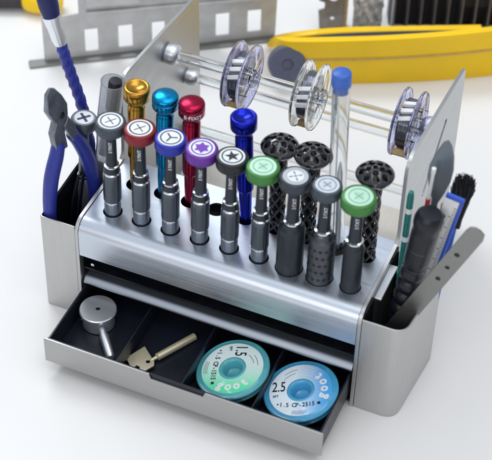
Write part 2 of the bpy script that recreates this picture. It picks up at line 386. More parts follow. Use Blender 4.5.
def driver(x, y, body, capm, paper, ink, style, R, label, H=7.95, grp='precision screwdrivers in the front row of holes', zb=ZT, bodymat='anod', tilt=(0,0)):
    t = thing('precision_screwdriver', label, 'screwdriver', (x, y, zb), AZ+random.uniform(-.12,.12), group=grp, top=(x+tilt[0], y+tilt[1], zb+10))
    br = {'ringed':.60, 'wide':.88, 'dimpled':.86, 'smooth':.66}[body]
    low = -2.2
    b = B()
    if body == 'ringed':
        kn = lambda a, z: 1-.035*(math.cos(a*6) > .82) if 1.35 < z < 3.2 else 1
        b.lathe([(br*.84,1.22), (br,1.27), (br,1.40), (br,3.15), (br,3.42), (br*.97,3.5), (br*.84,3.55)], 72, wob=kn)
        b.done('grip', bodymat, t, angle=28)
        b = B(); b.lathe([(0,low), (br*.93,low), (br*.93,.98), (br*.84,1.06)], 72, wob=lambda a, z: 1-.03*(math.cos(a*4) > .93)); b.done('collar', 'collar', t, angle=28)
        for pr in ([(br*.8,1.05), (br*.97,1.08), (br*.97,1.19), (br*.8,1.23)], [(br*.8,3.54), (br*.98,3.56), (br*.98,3.64), (br*.8,3.70)], [(.40,4.16), (.50,4.18), (.50,4.27), (.38,4.31)]):
            b = B(); b.lathe(pr, 48); b.done('ring', 'ring', t)
        b = B(); b.lathe([(br*.82,3.68), (br*.90,3.74), (br*.88,3.9), (.52,4.12), (.46,4.16), (.40,4.3), (.37,4.5), (.33,H-.85), (0,H-.85)], 48)
        b.done('neck', 'anod_blk', t, angle=28)
    else:
        if body == 'wide':
            wob = lambda a, z: 1-.03*(abs(math.sin(a*4)) < .22) if z < 3.4 else 1
            b.lathe([(0,low), (br,low), (br,.0), (br,3.3), (br,3.5), (br*.94,3.68), (.66,3.85), (.62,4.05), (.52,4.12)], 96, wob=wob)
        elif body == 'dimpled':
            b.lathe([(0,low), (br,low), (br,3.4), (br*.96,3.58), (br*.80,3.66), (.66,3.7), (.64,3.95), (.52,4.1)], 96)
        else:
            b.lathe([(0,low), (br,low), (br,3.55), (br*.97,3.7), (br*.9,3.78), (.56,3.85), (.52,4.05)], 64)
        b.done('grip', bodymat, t, angle=25)
        if body == 'dimpled':
            b = B()
            for i in range(14):
                for j in range(5):
                    a = 2*PI*(i+.5*(j % 2))/14; z = .5+j*.62
                    T = Matrix.Rotation(a, 4, 'Z') @ Matrix.Translation((br-.01,0,z)) @ Matrix.Rotation(PI/2, 4, 'Y')
                    b.lathe([(.14,-.01), (.125,.018), (.0,.020)], 12, T)
            b.done('dimple_shade', 'bay', t)  # flat dark discs stand for the shade in the dents
        b = B(); b.lathe([(.40,4.10), (.56,4.12), (.56,4.24), (.40,4.30)], 48); b.done('ring', 'ring', t)
        b = B(); b.lathe([(.46,4.2), (.44,4.32), (.41,4.5), (.37,H-.85), (0,H-.85)], 48); b.done('neck', 'anod_blk', t)
    b = B(); neck_text(b, .385 if body != 'ringed' else .355, 5.95); b.done('lettering', 'ink_white', t, recalc=False)
    b = B(); th = .80
    b.lathe([(0,H-th), (R*.90,H-th), (R*.97,H-th+.05), (R,H-th+.14), (R,H-.12), (R*.97,H-.035), (R*.90,H), (0,H)], 72)
    c = b.done('cap', capm, t, angle=50)
    b = B(); cap_print(b, style, R, H+.012); b.done('cap_label', [paper, ink], c, recalc=False)
    return t
specs = [
 ('ringed','c_gray','lab_w','ink_navy','cross',1.00,'ringed screwdriver with slate grey cap and thin cross, leftmost of the front row'),
 ('ringed','c_red','lab_w','ink_red','cross',1.03,'dark precision screwdriver with the red cap and cross print'),
 ('ringed','c_blue','lab_w','ink_navy','tri',1.02,'dark precision screwdriver with the blue cap and three-armed Y print'),
 ('ringed','c_purple','lab_w','ink_purple','hexstar',1.04,'dark precision screwdriver with the purple cap and six-pointed star'),
 ('ringed','c_black','lab_w','ink','star',1.02,'dark precision screwdriver with the black cap and black five-pointed star'),
 ('ringed','c_green','lab_g','ink_green','faint',1.06,'ringed screwdriver with green cap, immediately right of the black star cap'),
 ('wide','c_dgray','lab_w','ink_grey','double',.98,'thick plain black screwdriver with grey cap showing two printed rings'),
 ('dimpled','c_gray','lab_b','ink_grey','faint',.95,'thick screwdriver with dimpled grip and grey cap'),
 ('smooth','c_green','lab_g','ink_green','faint',1.10,'smooth ringless black screwdriver with green cap at the right end of the front row'),
]
TILT = [(.20,-.05),(.05,.12),(.10,.1),(.18,0),(.08,.08),(.06,.0),(.12,.0),(.04,.1),(.05,-.1)]
for i, (bd, cm, pp, ik, st, R_, lb) in enumerate(specs):
    driver(FX[i], FY, bd, cm, pp, ik, st, R_, lb, bodymat='anod_blk' if bd in ('wide','smooth') else ('gun' if bd == 'ringed' else 'anod'), tilt=TILT[i])

# ------------------------------------------------------------------ coloured anodised handles in the back row
def handle(x, m, label, H, hollow=False, text=False, lean=0.):
    t = thing('anodised_handle', label, 'tool handle', (x, BY, ZT), AZ, group='coloured anodised handles in the back row', top=(x+lean, BY, ZT+10))
    b = B()
    fl = lambda a, z: 1-.10*(math.cos(a*6) > .2) if -1 < z < 2.6 else 1
    b.lathe([(0,-2.5), (.36,-2.5), (.38,0), (.42,1.2), (.46,2.5), (.50,2.7)], 72, wob=fl)
    b.lathe([(.46,2.7), (.56,2.78), (.58,3.0), (.58,H-1.75), (.55,H-1.65), (.50,H-1.55), (.50,H-1.42), (0,H-1.42)], 48)
    b.done('shaft', m, t, angle=28)
    b = B()
    top = [(.86,H-.10), (.80,H-.03), (.70,H), (.62,H-.05), (.50,H-.16), (0,H-.24)] if hollow else [(.86,H-.22), (.84,H-.12), (.72,H-.02), (.5,H+.05), (0,H+.09)]
    b.lathe([(0,H-1.42), (.52,H-1.42), (.60,H-1.25), (.80,H-1.02), (.86,H-.92)]+([(.86,H-.45), (.82,H-.42), (.82,H-.38), (.86,H-.34)] if not hollow else [])+top, 56)
    hd = b.done('knob', m, t, angle=50)
    if text:
        b = B(); vs, fs = text2d('E·FIXIT', .40, .01)
        b.raw([(x_, y_, 0) for x_, y_ in vs], fs, lambda x_, y_, _: (.872*math.cos(-PI/2+.15+x_/.86), .872*math.sin(-PI/2+.15+x_/.86), H-.70+y_))
        b.done('lettering', 'ink_white', hd, recalc=False)
    return t
handle(BX[0]+.40, 'gold', 'gold anodised tool handle with hollow top, back row', 8.65, hollow=True, lean=.35)
handle(BX[1]+.35, 'cyan', 'cyan blue anodised tool handle with smooth domed knob', 8.65, lean=.30)
handle(BX[2]+.22, 'crimson', 'crimson anodised tool handle with white lettering round its knob', 8.7, text=True, lean=.12)
handle(BX[4], 'blue', 'deep navy blue anodised tool handle standing alone in the back row', 8.8, hollow=True, lean=-.40)

# ------------------------------------------------------------------ black lattice mushroom handles
def mushroom(x, label, H=7.55):
    t = thing('lattice_handle', label, 'tool handle', (x, BY, ZT), AZ, group='black openwork handles with mushroom heads')
    # perforated cap
    bm = bmesh.new(); N = 96; prof = []
    K = 26
    for k in range(K+1):
        q = k/K
        if q < .5: a = q/.5; prof.append((1.24*math.sin(a*PI/2)*1.0 if a > 0 else 0., (.62*math.cos(a*PI/2)**1.5)))
        else: a = (q-.5)/.5; prof.append((1.24-.72*a**1.3, -.12*math.sin(a*PI)-.74*a))
    rings = []
    for r, z in prof:
        rings.append([bm.verts.new((r*S*math.cos(2*PI*i/N), r*S*math.sin(2*PI*i/N), (H-.36+z)*S)) for i in range(N)] if r > 1e-4 else [bm.verts.new((0,0,(H-.36+z)*S))])
    hl = [(0,0,.14)]+[(.47, 2*PI*k/5+.2, .19) for k in range(5)]+[(.90, 2*PI*k/9, .19) for k in range(9)]
    low = [(2*PI*(k+.5)/8) for k in range(8)]
    for k in range(K):
        for i in range(N):
            j = (i+1) % N; r = (prof[k][0]+prof[k+1][0])/2; a = 2*PI*(i+.5)/N; cut = False
            if k < K/2:
                for rr, aa, hr in hl:
                    dx = r*math.cos(a)-rr*math.cos(aa); dy = r*math.sin(a)-rr*math.sin(aa)
                    if dx*dx+dy*dy < hr*hr: cut = True
            else:
                q = (k-K/2)/(K/2)
                for aa in low:
                    da = (a-aa+PI) % (2*PI)-PI
                    if (da/.27)**2+((q-.5)/.3)**2 < 1: cut = True
            if cut: continue
            A_, B_ = rings[k], rings[k+1]
            if len(A_) == 1: bm.faces.new([A_[0], B_[i], B_[j]])
            else: bm.faces.new([A_[i], B_[i], B_[j], A_[j]])
    b = B(); b.bm.free(); b.bm = bm
    o = b.done('knob', 'lattice', t)
    md = o.modifiers.new('s', 'SOLIDIFY'); md.thickness = .09*S; md.offset = -1
    md = o.modifiers.new('b', 'SUBSURF'); md.levels = md.render_levels = 1
    b = B(); b.lathe([(0,H-1.1), (.5,H-1.08), (.9,H-.62), (1.02,H-.46), (.6,H-.2), (0,H-.0)], 32); b.done('knob_core', 'core', o)
    b = B(); nh = 5; z0, z1 = -1.5, H-1.05
    for k in range(nh):
        for sg in (1, -1):
            P = []
            for q in range(61):
                z = z0+(z1-z0)*q/60; a = 2*PI*k/nh+sg*z*1.15
                P.append((.47*math.cos(a), .47*math.sin(a), z))
            b.tube(P, .095, 8)
    b.lathe([(.42,z1-.1), (.56,z1-.05), (.56,z1+.12), (.42,z1+.16)], 32); b.lathe([(.42,.9), (.57,.95), (.57,1.1), (.42,1.15)], 32)
    b.done('lattice_shaft', 'lattice', t, angle=60)
    b = B(); b.lathe([(0,-2), (.27,-2), (.27,z1), (0,z1)], 24); b.done('core_rod', 'core', t)
    return t
m1 = mushroom(BX[5]+.05, 'black openwork handle with mushroom knob, nearest the deep blue handle')
m2 = copy_tree(m1); m2.location.x = (BX[6]+.08)*S; m2.rotation_euler = (0, .012, 1.1); m2['label'] = 'black openwork handle with mushroom knob, immediately left of the clear tube'
m3 = copy_tree(m1); m3.location.x = (BX[8]+.05)*S; m3.rotation_euler.z = 2.3; m3['label'] = 'black openwork handle with mushroom knob, standing right of the clear tube'

# ------------------------------------------------------------------ clear tube with blue stopper
t = thing('clear_tube', 'tall clear plastic tube with blue stopper standing in the back row', 'tube', (BX[7],BY,ZT), 0, top=(BX[7]-.50,BY,ZT+14))
b = B(); H = 13.4
b.lathe([(0,-2.4), (.5,-2.4), (.56,-2.3), (.56,H), (.47,H), (.47,-2.2), (0,-2.2)], 40); b.done('tube_wall', 'clear', t)
b = B(); b.lathe([(0,H-.5), (.45,H-.5), (.462,H-.5), (.462,H+.01), (.60,H+.02), (.61,H+.1), (.60,H+.82), (.57,H+.92), (.5,H+.96), (0,H+.98)], 40)
b.done('stopper', 'blue_stop', t, angle=50)
b = B(); b.lathe([(0,-2.1), (.16,-2.1), (.16,6.5), (.05,7.4), (0,7.4)], 20, Matrix.Translation((.1,.05,0))); b.done('needle', 'satin', t); b = B(); b.tube([(-.2,.1,-2.1), (-.12,.05,H-1)], .05, 8); b.done('wire', 'satin', t)
b = B(); b.lathe([(.57,-.04), (.78,-.02), (.82,.06), (.78,.14), (.57,.15)], 40); b.done('collar', 'anod_blk', t)

# ------------------------------------------------------------------ spools on the upper rod
def rod_spool(x, label, tint, rx=0):
    t = thing('wire_spool', label, 'spool', (x,14.03,13.0), 0, group='clear spools threaded on the upper rod')
    t.rotation_euler = (rx, 0, 0)
    TY = Matrix.Rotation(PI/2, 4, 'Y')
    for sx in (-.58, .58):
        b = B(); b.lathe([(.46,sx-.05), (2.26,sx-.05), (2.33,sx-.09), (2.37,sx), (2.33,sx+.09), (2.26,sx+.05), (.46,sx+.05), (.46,sx-.05)], 72, TY)
        b.done('flange', tint, t)
    b = B(); b.lathe([(1.15,-.42), (1.62,-.42), (1.70,-.34), (1.70,.34), (1.62,.42), (1.15,.42), (1.15,-.42)], 64, TY, wob=lambda a, z: 1+.012*math.sin(a*17+z*9)); b.done('wound_wire', 'wound', t)
    b = B(); b.lathe([(.46,-.52), (.95,-.52), (.95,.52), (.46,.52), (.46,-.52)], 48, TY)
    b.done('hub', 'clear', t)
    b = B(); b.lathe([(.44,.64), (.62,.64), (.62,1.05), (.44,1.05), (.44,.64)], 40, TY); b.done('hub_collar', 'clear', t)
    for k in range(4):
        b = B(); b.box(.64, .92, -.07, .07, .66, 1.45, Matrix.Rotation(PI/2*k+.4, 4, 'X')); b.done('hub_rib', 'clear', t)
    for k in range(3):
        b = B(); b.box(-.40, .46, -.15, .15, 1.69, 2.02, Matrix.Rotation(.40+k*.30, 4, 'X') @ Matrix.Rotation(.25, 4, 'Z')); b.done('white_glint', 'white_pl', t, bevel=.04)  # white slabs added as the glints on the glossy winding
    b = B(); b.mi = 0
    for sx in (-.2,):
        n = 14; a0, a1 = PI*1.25, PI*1.62
        A_ = [[b.v((xx, r*math.cos(a0+(a1-a0)*i/n), r*math.sin(a0+(a1-a0)*i/n))) for xx in (-.45,.45) for r in (1.9,2.3)] for i in range(n+1)]
        for p, q in zip(A_, A_[1:]):
            for c in ((0,1), (1,3), (3,2), (2,0)): b._f([p[c[0]], p[c[1]], q[c[1]], q[c[0]]])
        b._f([A_[0][i] for i in (0,1,3,2)]); b._f([A_[-1][i] for i in (0,2,3,1)])
    b.done('paper_tail', 'tan', t)
    return t
rod_spool(5.85, 'clear violet-tinted spool of dark wire on the rod above the crimson and blue handles', 'clear_v')
rod_spool(10.9, 'clear spool in the middle of the rod, just left of the blue-stoppered tube', 'clear', .3)
rod_spool(17.95, 'clear spool at the right end of the rod against the steel wing', 'clear_v', -.25)

# ------------------------------------------------------------------ left pocket tools
# side cutter, built in the vertical plane through (-2.3,.8) and (-.6,5)
A0 = Vector((-2.3,.8,0)); dirn = (Vector((-.6,5,0))-A0).normalized(); nrm = Vector((dirn.y,-dirn.x,0))
cut = thing('side_cutter', 'side cutting pliers with dark blue handles and grey jaws pointing up in the left pocket', 'pliers', (-1.6,2.5,.4))
def cl(u, w, z): return A0+dirn*u+nrm*w+Vector((0,0,z))-Vector((-1.6,2.5,.4))
def uz(p): return ((Vector((p[0],p[1],0))-A0).dot(dirn), p[2])
head = [uz(p) for p in [(-2.17,1.12,18.2),(-2.04,1.45,18.6),(-1.88,1.84,18.35),(-1.70,2.28,17.6),(-1.58,2.56,16.82),(-1.60,2.50,15.9),(-1.76,2.12,15.3),(-2.05,1.42,15.9),(-2.20,1.05,16.8)]]
b = B(); b.plate(head, [circle(*uz((-1.77,2.12,16.2)), .13, 12)], .64, lambda u, v, w: cl(u, w-.32, v))
# pull the outer face of the jaw in towards the tip so the head is faceted
for v in b.bm.verts:
    z = v.co.z/S
    f = max(0., (z-15.6)/3.)
    if f > 0:
        d = Vector((v.co.x/S, v.co.y/S, 0))-(A0-Vector((-1.6,2.5,0))); w = d.dot(nrm)
        v.co -= nrm*w*min(.75, f*.8)*S
jaw = b.done('jaw', 'jaw', cut, bevel=.10, seg=2)
b = B(); c0 = cl(*[uz((-1.80,2.05,16.0))[0], 0, 16.1])
q = nrm.to_track_quat('Z','Y').to_matrix().to_4x4()
b.lathe([(0,-.36), (.20,-.36), (.22,-.33), (.22,.33), (.18,.36), (0,.37)], 24, Matrix.Translation(c0) @ q); b.done('pivot', 'black_rub', cut, angle=40)
b = B()
b.plate([uz(p) for p in [(-1.95,1.6,15.75),(-1.70,2.25,15.6),(-1.72,2.2,14.6),(-1.68,2.35,13.3),(-2.02,1.50,13.2),(-2.1,1.3,14.8)]], [], .6, lambda u, v, w: cl(u, w-.30, v)); b.done('shank', 'jaw', cut, bevel=.08); b = B()
b.plate([uz(p) for p in [(-1.62,2.45,15.9),(-1.5,2.8,15.2),(-1.32,3.2,13.9),(-1.5,2.75,13.5),(-1.78,2.1,15.2)]], [], .5, lambda u, v, w: cl(u, w-.1, v))
b.done('shank', 'jaw', cut, bevel=.08)
def smooth_path(P, n=8):
    P = [Vector(p) for p in P]; out = []
    for i in range(len(P)-1):
        p0 = P[max(i-1,0)]; p1 = P[i]; p2 = P[i+1]; p3 = P[min(i+2,len(P)-1)]
        for k in range(n):
            t_ = k/n; out.append(.5*((2*p1)+(p2-p0)*t_+(2*p0-5*p1+4*p2-p3)*t_*t_+(3*p1-p0-3*p2+p3)*t_**3))
    out.append(P[-1]); return out
off = Vector((-1.6,2.5,.4))
for P in ([(-1.87,1.87,13.9),(-1.98,1.6,12.8),(-2.20,1.05,11.0),(-2.32,.78,8.6),(-2.3,.85,6),(-2.1,1.3,1.6)], [(-1.46,2.85,14.0),(-1.22,3.47,12.72),(-.99,4.04,10.8),(-.86,4.36,8.4),(-.85,4.4,5.5),(-1.0,4.0,1.6)]):
    pts = smooth_path(P); n = len(pts)
    b = B(); b.tube([p-off for p in pts], [.42+.09*math.sin(PI*min(1, i/n*1.5)) if i not in (0, n-1) else .36 for i in range(n)], 20); b.done('handle_grip', 'navy_rub', cut)
# X driver in the left pocket
t = thing('precision_screwdriver', 'slim grey screwdriver in the left pocket, its dark cap marked with a bold X', 'screwdriver', (-1.95,4.25,.4), AZ, top=(-1.28,4.3,14.2))
b = B(); b.lathe([(0,0), (.2,0), (.2,1), (.42,1.2), (.42,7.8), (.44,8.0), (.44,8.5), (.40,8.6)], 40); b.done('grip', 'satin', t)
b = B(); b.lathe([(.38,8.58), (.47,8.62), (.47,8.8), (.36,8.86)], 40); b.done('ring', 'ring', t)
b = B(); b.lathe([(.36,8.84), (.37,9.2), (.33,13.2), (0,13.2)], 40); b.done('neck', 'gun', t)
b = B(); H = 13.85; R_ = .86
b.lathe([(0,H-.85), (R_*.9,H-.85), (R_,H-.72), (R_,H-.1), (R_*.93,H), (0,H)], 56); c = b.done('cap', 'c_gray', t, angle=50)
b = B(); cap_print(b, 'thick', R_*1.08, H+.012); b.done('cap_label', ['lab_w','ink_navy'], c, recalc=False)
# cleaning brush with twisted handle
t = thing('cleaning_brush', 'tall dark blue twisted-handle brush with silver ferrule leaning out of the left pocket', 'brush', (-1.1,5.3,.4))
o0 = Vector((-1.1,5.3,.4))
pts = smooth_path([(-1.1,5.3,.5),(-1.45,5.6,7),(-2.20,6,12.8),(-3.05,6,16.2),(-3.68,6,18.6)], 26)
b = B(); b.tube([p-o0 for p in pts], .37, 18, tw=.34); b.done('twisted_handle', 'navy_rub', t, angle=70)
b = B(); fp = [(-3.62,6,18.35),(-3.72,6,18.8),(-3.95,6,19.6),(-4.12,6,20.3),(-4.16,6,20.5)]
b.tube([Vector(p)-o0 for p in fp], [.40,.50,.50,.60,.60], 24); b.done('ferrule', 'satin', t)
b = B(); b.tube([Vector(p)-o0 for p in [(-4.14,6,20.45),(-4.3,6,21.2),(-4.55,6,22.4),(-4.7,6,23.3)]], [.56,.66,.66,.5], 24); b.done('bristle_tuft', 'tuft', t)
# clear plastic case
t = thing('clear_case', 'clear plastic tube with black insert leaning behind the leftmost grey cap', 'case', (-2.0,5.9,1.), 0, top=(.12,6,16.8))
b = B(); b.lathe([(.0,0), (.55,0), (.58,.1), (.62,10), (.78,12.0), (.80,15.6), (.72,15.6), (.70,12.1), (.54,10), (.5,.2), (0,.2)], 36); b.done('tube_wall', 'clear_film', t)
b = B(); b.lathe([(0,13.3), (.42,13.3), (.46,13.5), (.46,15.7), (.40,15.85), (0,15.88)], 28, Matrix.Translation((.22,-.08,0))); b.done('insert', 'black_rub', t)
b = B(); b.lathe([(0,9.0), (.45,9.2), (.50,9.8), (.35,10.5), (.15,11.0), (0,11.1)], 24); b.done('bulb', 'white_pl', t)
# black tweezers lying inside the left pocket
t = thing('tweezers', 'black tweezers mostly sunk inside the left pocket between the blue handles', 'tweezers', (-1.7,2.2,.4))
for dx in (0, .45):
    pts = smooth_path([(dx*.6,0,0),(dx-.15,.25,4),(dx-.05,.8,7.2),(dx*.6+.1,1.6,9.2)], 8)
    b = B()
    L_ = [[b.v((p.x+sx*.06, p.y+sy*(.34-.16*i/len(pts)), p.z)) for sx, sy in ((-1,-1),(1,-1),(1,1),(-1,1))] for i, p in enumerate(pts)]
    for p, q_ in zip(L_, L_[1:]):
        for k in range(4): b._f([p[k], p[(k+1)%4], q_[(k+1)%4], q_[k]])
    b._f(L_[0]); b._f(L_[-1]); b.done('arm', 'black_rub', t, angle=50)

# ------------------------------------------------------------------ right pocket tools
t = thing('grip_handle', 'thick black tool handle with ribbed lower grip in the right pocket', 'tool handle', (21.05,3.,1.0), .0, top=(22.98,3.,17.4))
prof = [(0,0), (.62,0), (.68,.2)]
for k in range(9):
    z = .5+k*1.12; prof += [(.58,z), (.72,z+.16), (.80,z+.42), (.80,z+.66), (.72,z+.94)]
prof += [(.72,10.6), (.78,10.8), (.82,11.4), (.82,12.0)]
b = B(); b.lathe(prof+[(.83,12.6), (.84,13.2), (.84,13.7), (.80,14.0), (.90,14.35), (.92,14.8), (.84,15.15), (.68,15.35), (0,15.42)], 48); b.done('grip', 'black_rub', t, angle=35)
for z in (10.72, 12.4):
    b = B(); b.lathe([(.70,z-.03), (.79 if z < 11 else .835,z-.03), (.79 if z < 11 else .835,z+.02), (.7,z+.02)], 48); b.done('seam', 'gun', t)

t = thing('steel_spatula', 'flat grey steel strip with three holes and rounded end, leaning out of the right pocket', 'spatula', (20.95,2.0,4.4), 0, top=(25.98,2.,16.73))
L_ = 13.6
out = [(-.60,0), (.60,0), (.60,L_-.6), (.45,L_-.15), (.1,L_), (-.25,L_), (-.52,L_-.2), (-.60,L_-.6)]
b = B(); b.plate(out, [circle(-.05,L_-2.75,.17,16), circle(0,L_-4.1,.15,16), circle(0,L_-5.35,.17,16)], .12, lambda u, v, w: (u, w, v)); b.done('blade', 'grey_steel', t, bevel=.025)
for u, v, rr in ((-.05,L_-2.75,.165), (0,L_-4.1,.145), (0,L_-5.35,.145)):
    b = B(); b.lathe([(0,0), (rr,0), (rr,.05), (0,.05)], 16, Matrix.Translation((u,.09,v)) @ Matrix.Rotation(PI/2, 4, 'X')); b.done('hole_dark_disc', 'bay', t)  # black disc added so the open hole looks dark

t = thing('plastic_ruler', 'white plastic ruler with blue edge and printed scale behind the black grip', 'ruler', (21.35,4.3,.6), 0, top=(23.85,4.,16.9))
b = B(); b.box(-.5, .45, 0, .12, 0, 16.4); rl = b.done('scale_strip', 'white_pl', t, bevel=.04)
b = B(); b.box(.46, .68, -.04, .16, 0, 16.4); b.done('edge_strip', 'blue_pl', t, bevel=.05)
b = B(); b.box(-.5, .68, -.04, .16, 16.42, 16.8); b.done('end_cap', 'blue_pl', t, bevel=.06)
b = B()
for k in range(60):
    z = 4+k*.2; wd = .36 if k % 5 == 0 else .2; b.box(.42-wd, .42, -.012, -.003, z, z+.045)
for k, ch in enumerate('3456789'):
    vs, fs = text2d(ch, .62, .01); b.raw([(x_, y_, 0) for x_, y_ in vs], fs, lambda x_, y_, _, k=k: (-.22+x_, -.012, 5.2+k*1.6+y_))
b.done('printing', 'ink_navy', rl, recalc=False)
t = thing('plastic_spudger', 'leaf-shaped smoky grey plastic blade rising beside the steel wing', 'pry tool', (21.9,5.4,.6), 0, top=(22.55,5.5,19.6))
leaf = [(-.22,0), (.22,0), (.22,14.2), (.42,15.1), (.62,16.2), (.66,17.2), (.56,18.2), (.34,19.0), (.1,19.35), (-.12,19.1), (-.38,18.2), (-.60,17.1), (-.62,16.2), (-.42,15.2), (-.22,14.4)]
leaf = [(u*1.2 if v > 14.5 else u, v) for u, v in leaf]
b = B(); b.plate(leaf, [], .2, lambda u, v, w: (u, w, v)); b.done('blade', 'smoke', t, bevel=.07)
t = thing('dust_brush', 'small dark brush with a bushy black head behind the ruler', 'brush', (22.9,5.9,.5), 0, top=(24.0,6.3,17.8))
b = B(); b.box(-.22, .22, -.15, .15, 0, 12.2); b.done('handle', 'blue_pl', t, bevel=.08)
b = B(); b.box(-.42, .42, -.2, .2, 12.2, 13.2); b.done('ferrule', 'black_rub', t, bevel=.08)
b = B()
for k in range(520):
    u = random.uniform(-.4,.4); v = random.uniform(-.2,.2); l = random.uniform(2.6,3.6)*(1-.35*abs(u)); 
    b.tube([(u,v,13.1), (u*1.3+random.uniform(-.08,.08), v*1.4, 13.1+l*.6), (u*1.55+random.uniform(-.15,.15), v*1.7+random.uniform(-.08,.08), 13.1+l)], [.05,.05,.02], 4)
b.done('bristles', 'bristle', t)
t = thing('teal_pen', 'thin teal pen with white bands between wing and black grip', 'pen', (20.95,4.7,.6), 0, top=(21.0,5.,17.))
b = B(); b.lathe([(0,0), (.2,0), (.22,.2), (.22,14.6), (.16,15.0), (0,15.05)], 20); p_ = b.done('barrel', 'teal', t)
for z in (10.9, 13.3):
    b = B(); b.lathe([(.2,z), (.235,z), (.235,z+.4), (.2,z+.4)], 20); b.done('band', 'white_pl', t)
t = thing('white_stick', 'thin white plastic stick beside the smoky leaf-shaped blade', 'stick', (21.6,4.6,.6), 0, top=(22.2,5.,17.9))
b = B(); b.lathe([(0,0), (.1,0), (.11,16.9), (.15,17.0), (.15,17.4), (0,17.5)], 14); b.done('rod', 'white_pl', t); b = B(); b.lathe([(.10,14.3), (.16,14.3), (.16,14.9), (.10,14.9)], 14); b.done('band', 'red_pl', t)
t = thing('wooden_stick', 'short brown wooden stick below the smoky blade', 'stick', (22.45,4.9,.6), 0, top=(23.1,5.,15.6))
b = B(); b.box(-.14, .14, -.1, .1, 0, 14.8); b.done('shaft', 'wood', t, bevel=.04)

# ------------------------------------------------------------------ drawer contents
t = thing('aluminium_knob', 'round satin aluminium knob with centre hole and side pin in the leftmost drawer bay', 'knob', (1.92,-1.08,1.15))
b = B(); h = 1.45
b.lathe([(0,0), (1.05,0), (1.10,.05), (1.10,h-.35), (1.22,h-.30), (1.28,h-.22), (1.28,h-.06), (1.22,h), (.17,h), (.15,h-.04), (.15,h-.6), (0,h-.6)], 64); b.done('disc', 'satin', t, angle=30)
b = B(); d0 = Vector((.75,-.95,.62)); d1 = Vector((2.28,-2.75,.30))
b.tube([d0, d0.lerp(d1,.2), d0.lerp(d1,.22), d0.lerp(d1,.95), d1], [.27,.27,.31,.31,.24], 24); b.done('pin', 'satin', t)
b = B(); b.lathe([(0,0), (.09,0), (.09,.1), (0,.1)], 12, Matrix.Translation((-.9,-.72,.75)) @ Matrix.Rotation(PI/2, 4, 'X')); b.done('set_screw', 'chrome', t)

b = B(); b.lathe([(0,h-.5), (.16,h-.5), (.16,h-.03), (0,h-.03)], 20); b.done('dark_hole_fill', 'bay', t)  # black fill added to darken the centre hole

t = thing('brass_key', 'pale brass key with square bit and round stem lying in the second drawer bay', 'key', (6.6,-2.9,1.13))
def k3(p): return (p[0]-6.6, p[1]+2.9)
bit = [(4.99+.15,-3.43), (5.83,-1.98), (7.0,-2.95), (7.14,-3.25), (6.79,-3.90), (6.45,-4.05), (6.30,-3.75), (6.05,-3.72), (6.0,-3.98), (5.75,-4.0)]
b = B(); b.plate([k3(p) for p in bit], [circle(*k3((6.62,-3.12)), .15, 16)], .16, lambda u, v, w: (u, v, .22+w)); b.done('bit', 'brass', t, bevel=.025)
b = B(); a0 = Vector((6.75,-2.92,1.45)); a1 = Vector((8.5,.25,1.42)); o0 = Vector((6.6,-2.9,1.13))
b.tube([a0-o0, a0.lerp(a1,.12)-o0, a0.lerp(a1,.14)-o0, a1-o0], [.12,.14,.26,.26], 24); b.done('stem', 'brass', t, angle=30)

def wick_spool(loc, rz, tilt, shell, paper, num, code, label, spin, inkw):
    M3 = Matrix.Rotation(tilt[0], 3, 'X') @ Matrix.Rotation(tilt[1], 3, 'Y') @ Matrix.Rotation(rz+spin, 3, 'Z')
    t = thing('wick_spool', label, 'spool', loc, rot=M3.to_euler(), group='spools of desoldering braid in the drawer')
    R_ = 2.48; b = B()
    b.lathe([(.62,.30), (.70,.42), (.86,.44), (2.12,.44), (2.16,.41), (R_-.08,.41), (R_,.34), (R_,.22), (R_-.06,.18), (.6,.18)], 72)
    b.lathe([(.6,-.34), (R_-.20,-.34), (R_-.14,-.28), (R_-.14,-.20), (R_-.20,-.14), (.6,-.14)], 72)
    b.lathe([(.62,.30), (.56,.1), (.5,-.2), (.3,-.28), (0,-.3)], 48)
    b.done('shell', shell, t, angle=40)
    b = B(); b.lathe([(.6,-.24), (2.0,-.24), (2.0,.2), (.6,.2)], 48, wob=lambda a, z: 1+.01*math.sin(a*23)); b.done('braid', 'brass', t)
    b = B(); ringf(b, .92, 2.08, .448); lab = b.done('paper_label', paper, t, recalc=False)
    b = B(); b.lathe([(.92,.44), (.90,.47), (.84,.50), (.74,.48), (.66,.40), (.60,.24)], 48); b.done('hub_rim', shell, t, angle=60)
    b = B(); z = .456
    def put(txt, cx, cy, size, ang, bold=.01, sq=1.):
        vs, fs = text2d(txt, size, bold); ca, sa = math.cos(ang), math.sin(ang)
        b.raw([(x_, y_, 0) for x_, y_ in vs], fs, lambda x_, y_, _: (cx+x_*sq*ca-y_*sa, cy+x_*sq*sa+y_*ca, z))
    b.mi = 0; put(num, -1.46, .28, 1.12, .02, .012, .68); put('5FT', -1.62, -.45, .24, .05)
    # curved code text
    s_ = '•'+('1.5 ')+code
    for i, ch in enumerate(s_):
        if ch == ' ': continue
        x_ = -1.42+i*.212; y_ = -1.12-.10*math.sin(PI*i/12); put(ch, x_, y_, .46, .03, .012, .85)
    put('■', 1.28, -1.12, .26, .2)
    for k in range(5): 
        ringf(b, 1.30+.13*k, 1.33+.13*k, z, 14, PI*(.62-.02*k), PI*(.82-.03*k)) if k in (1,3) else None
    for k in range(3): ringf(b, 1.70+.1*k, 1.725+.1*k, z, 20, PI*1.42, PI*1.60)
    b.mi = 1
    for i, ch in enumerate('goot'):
        a = math.radians(-20+i*21); put(ch, 1.50*math.cos(a), 1.50*math.sin(a), .90, a+PI/2, .035, .9)
    for k in range(4): ringf(b, 1.25+.2*k, 1.28+.2*k, z, 16, PI*.32, PI*(.52-.02*k))
    b.done('printing', ['ink', inkw], lab, recalc=False)
    return t
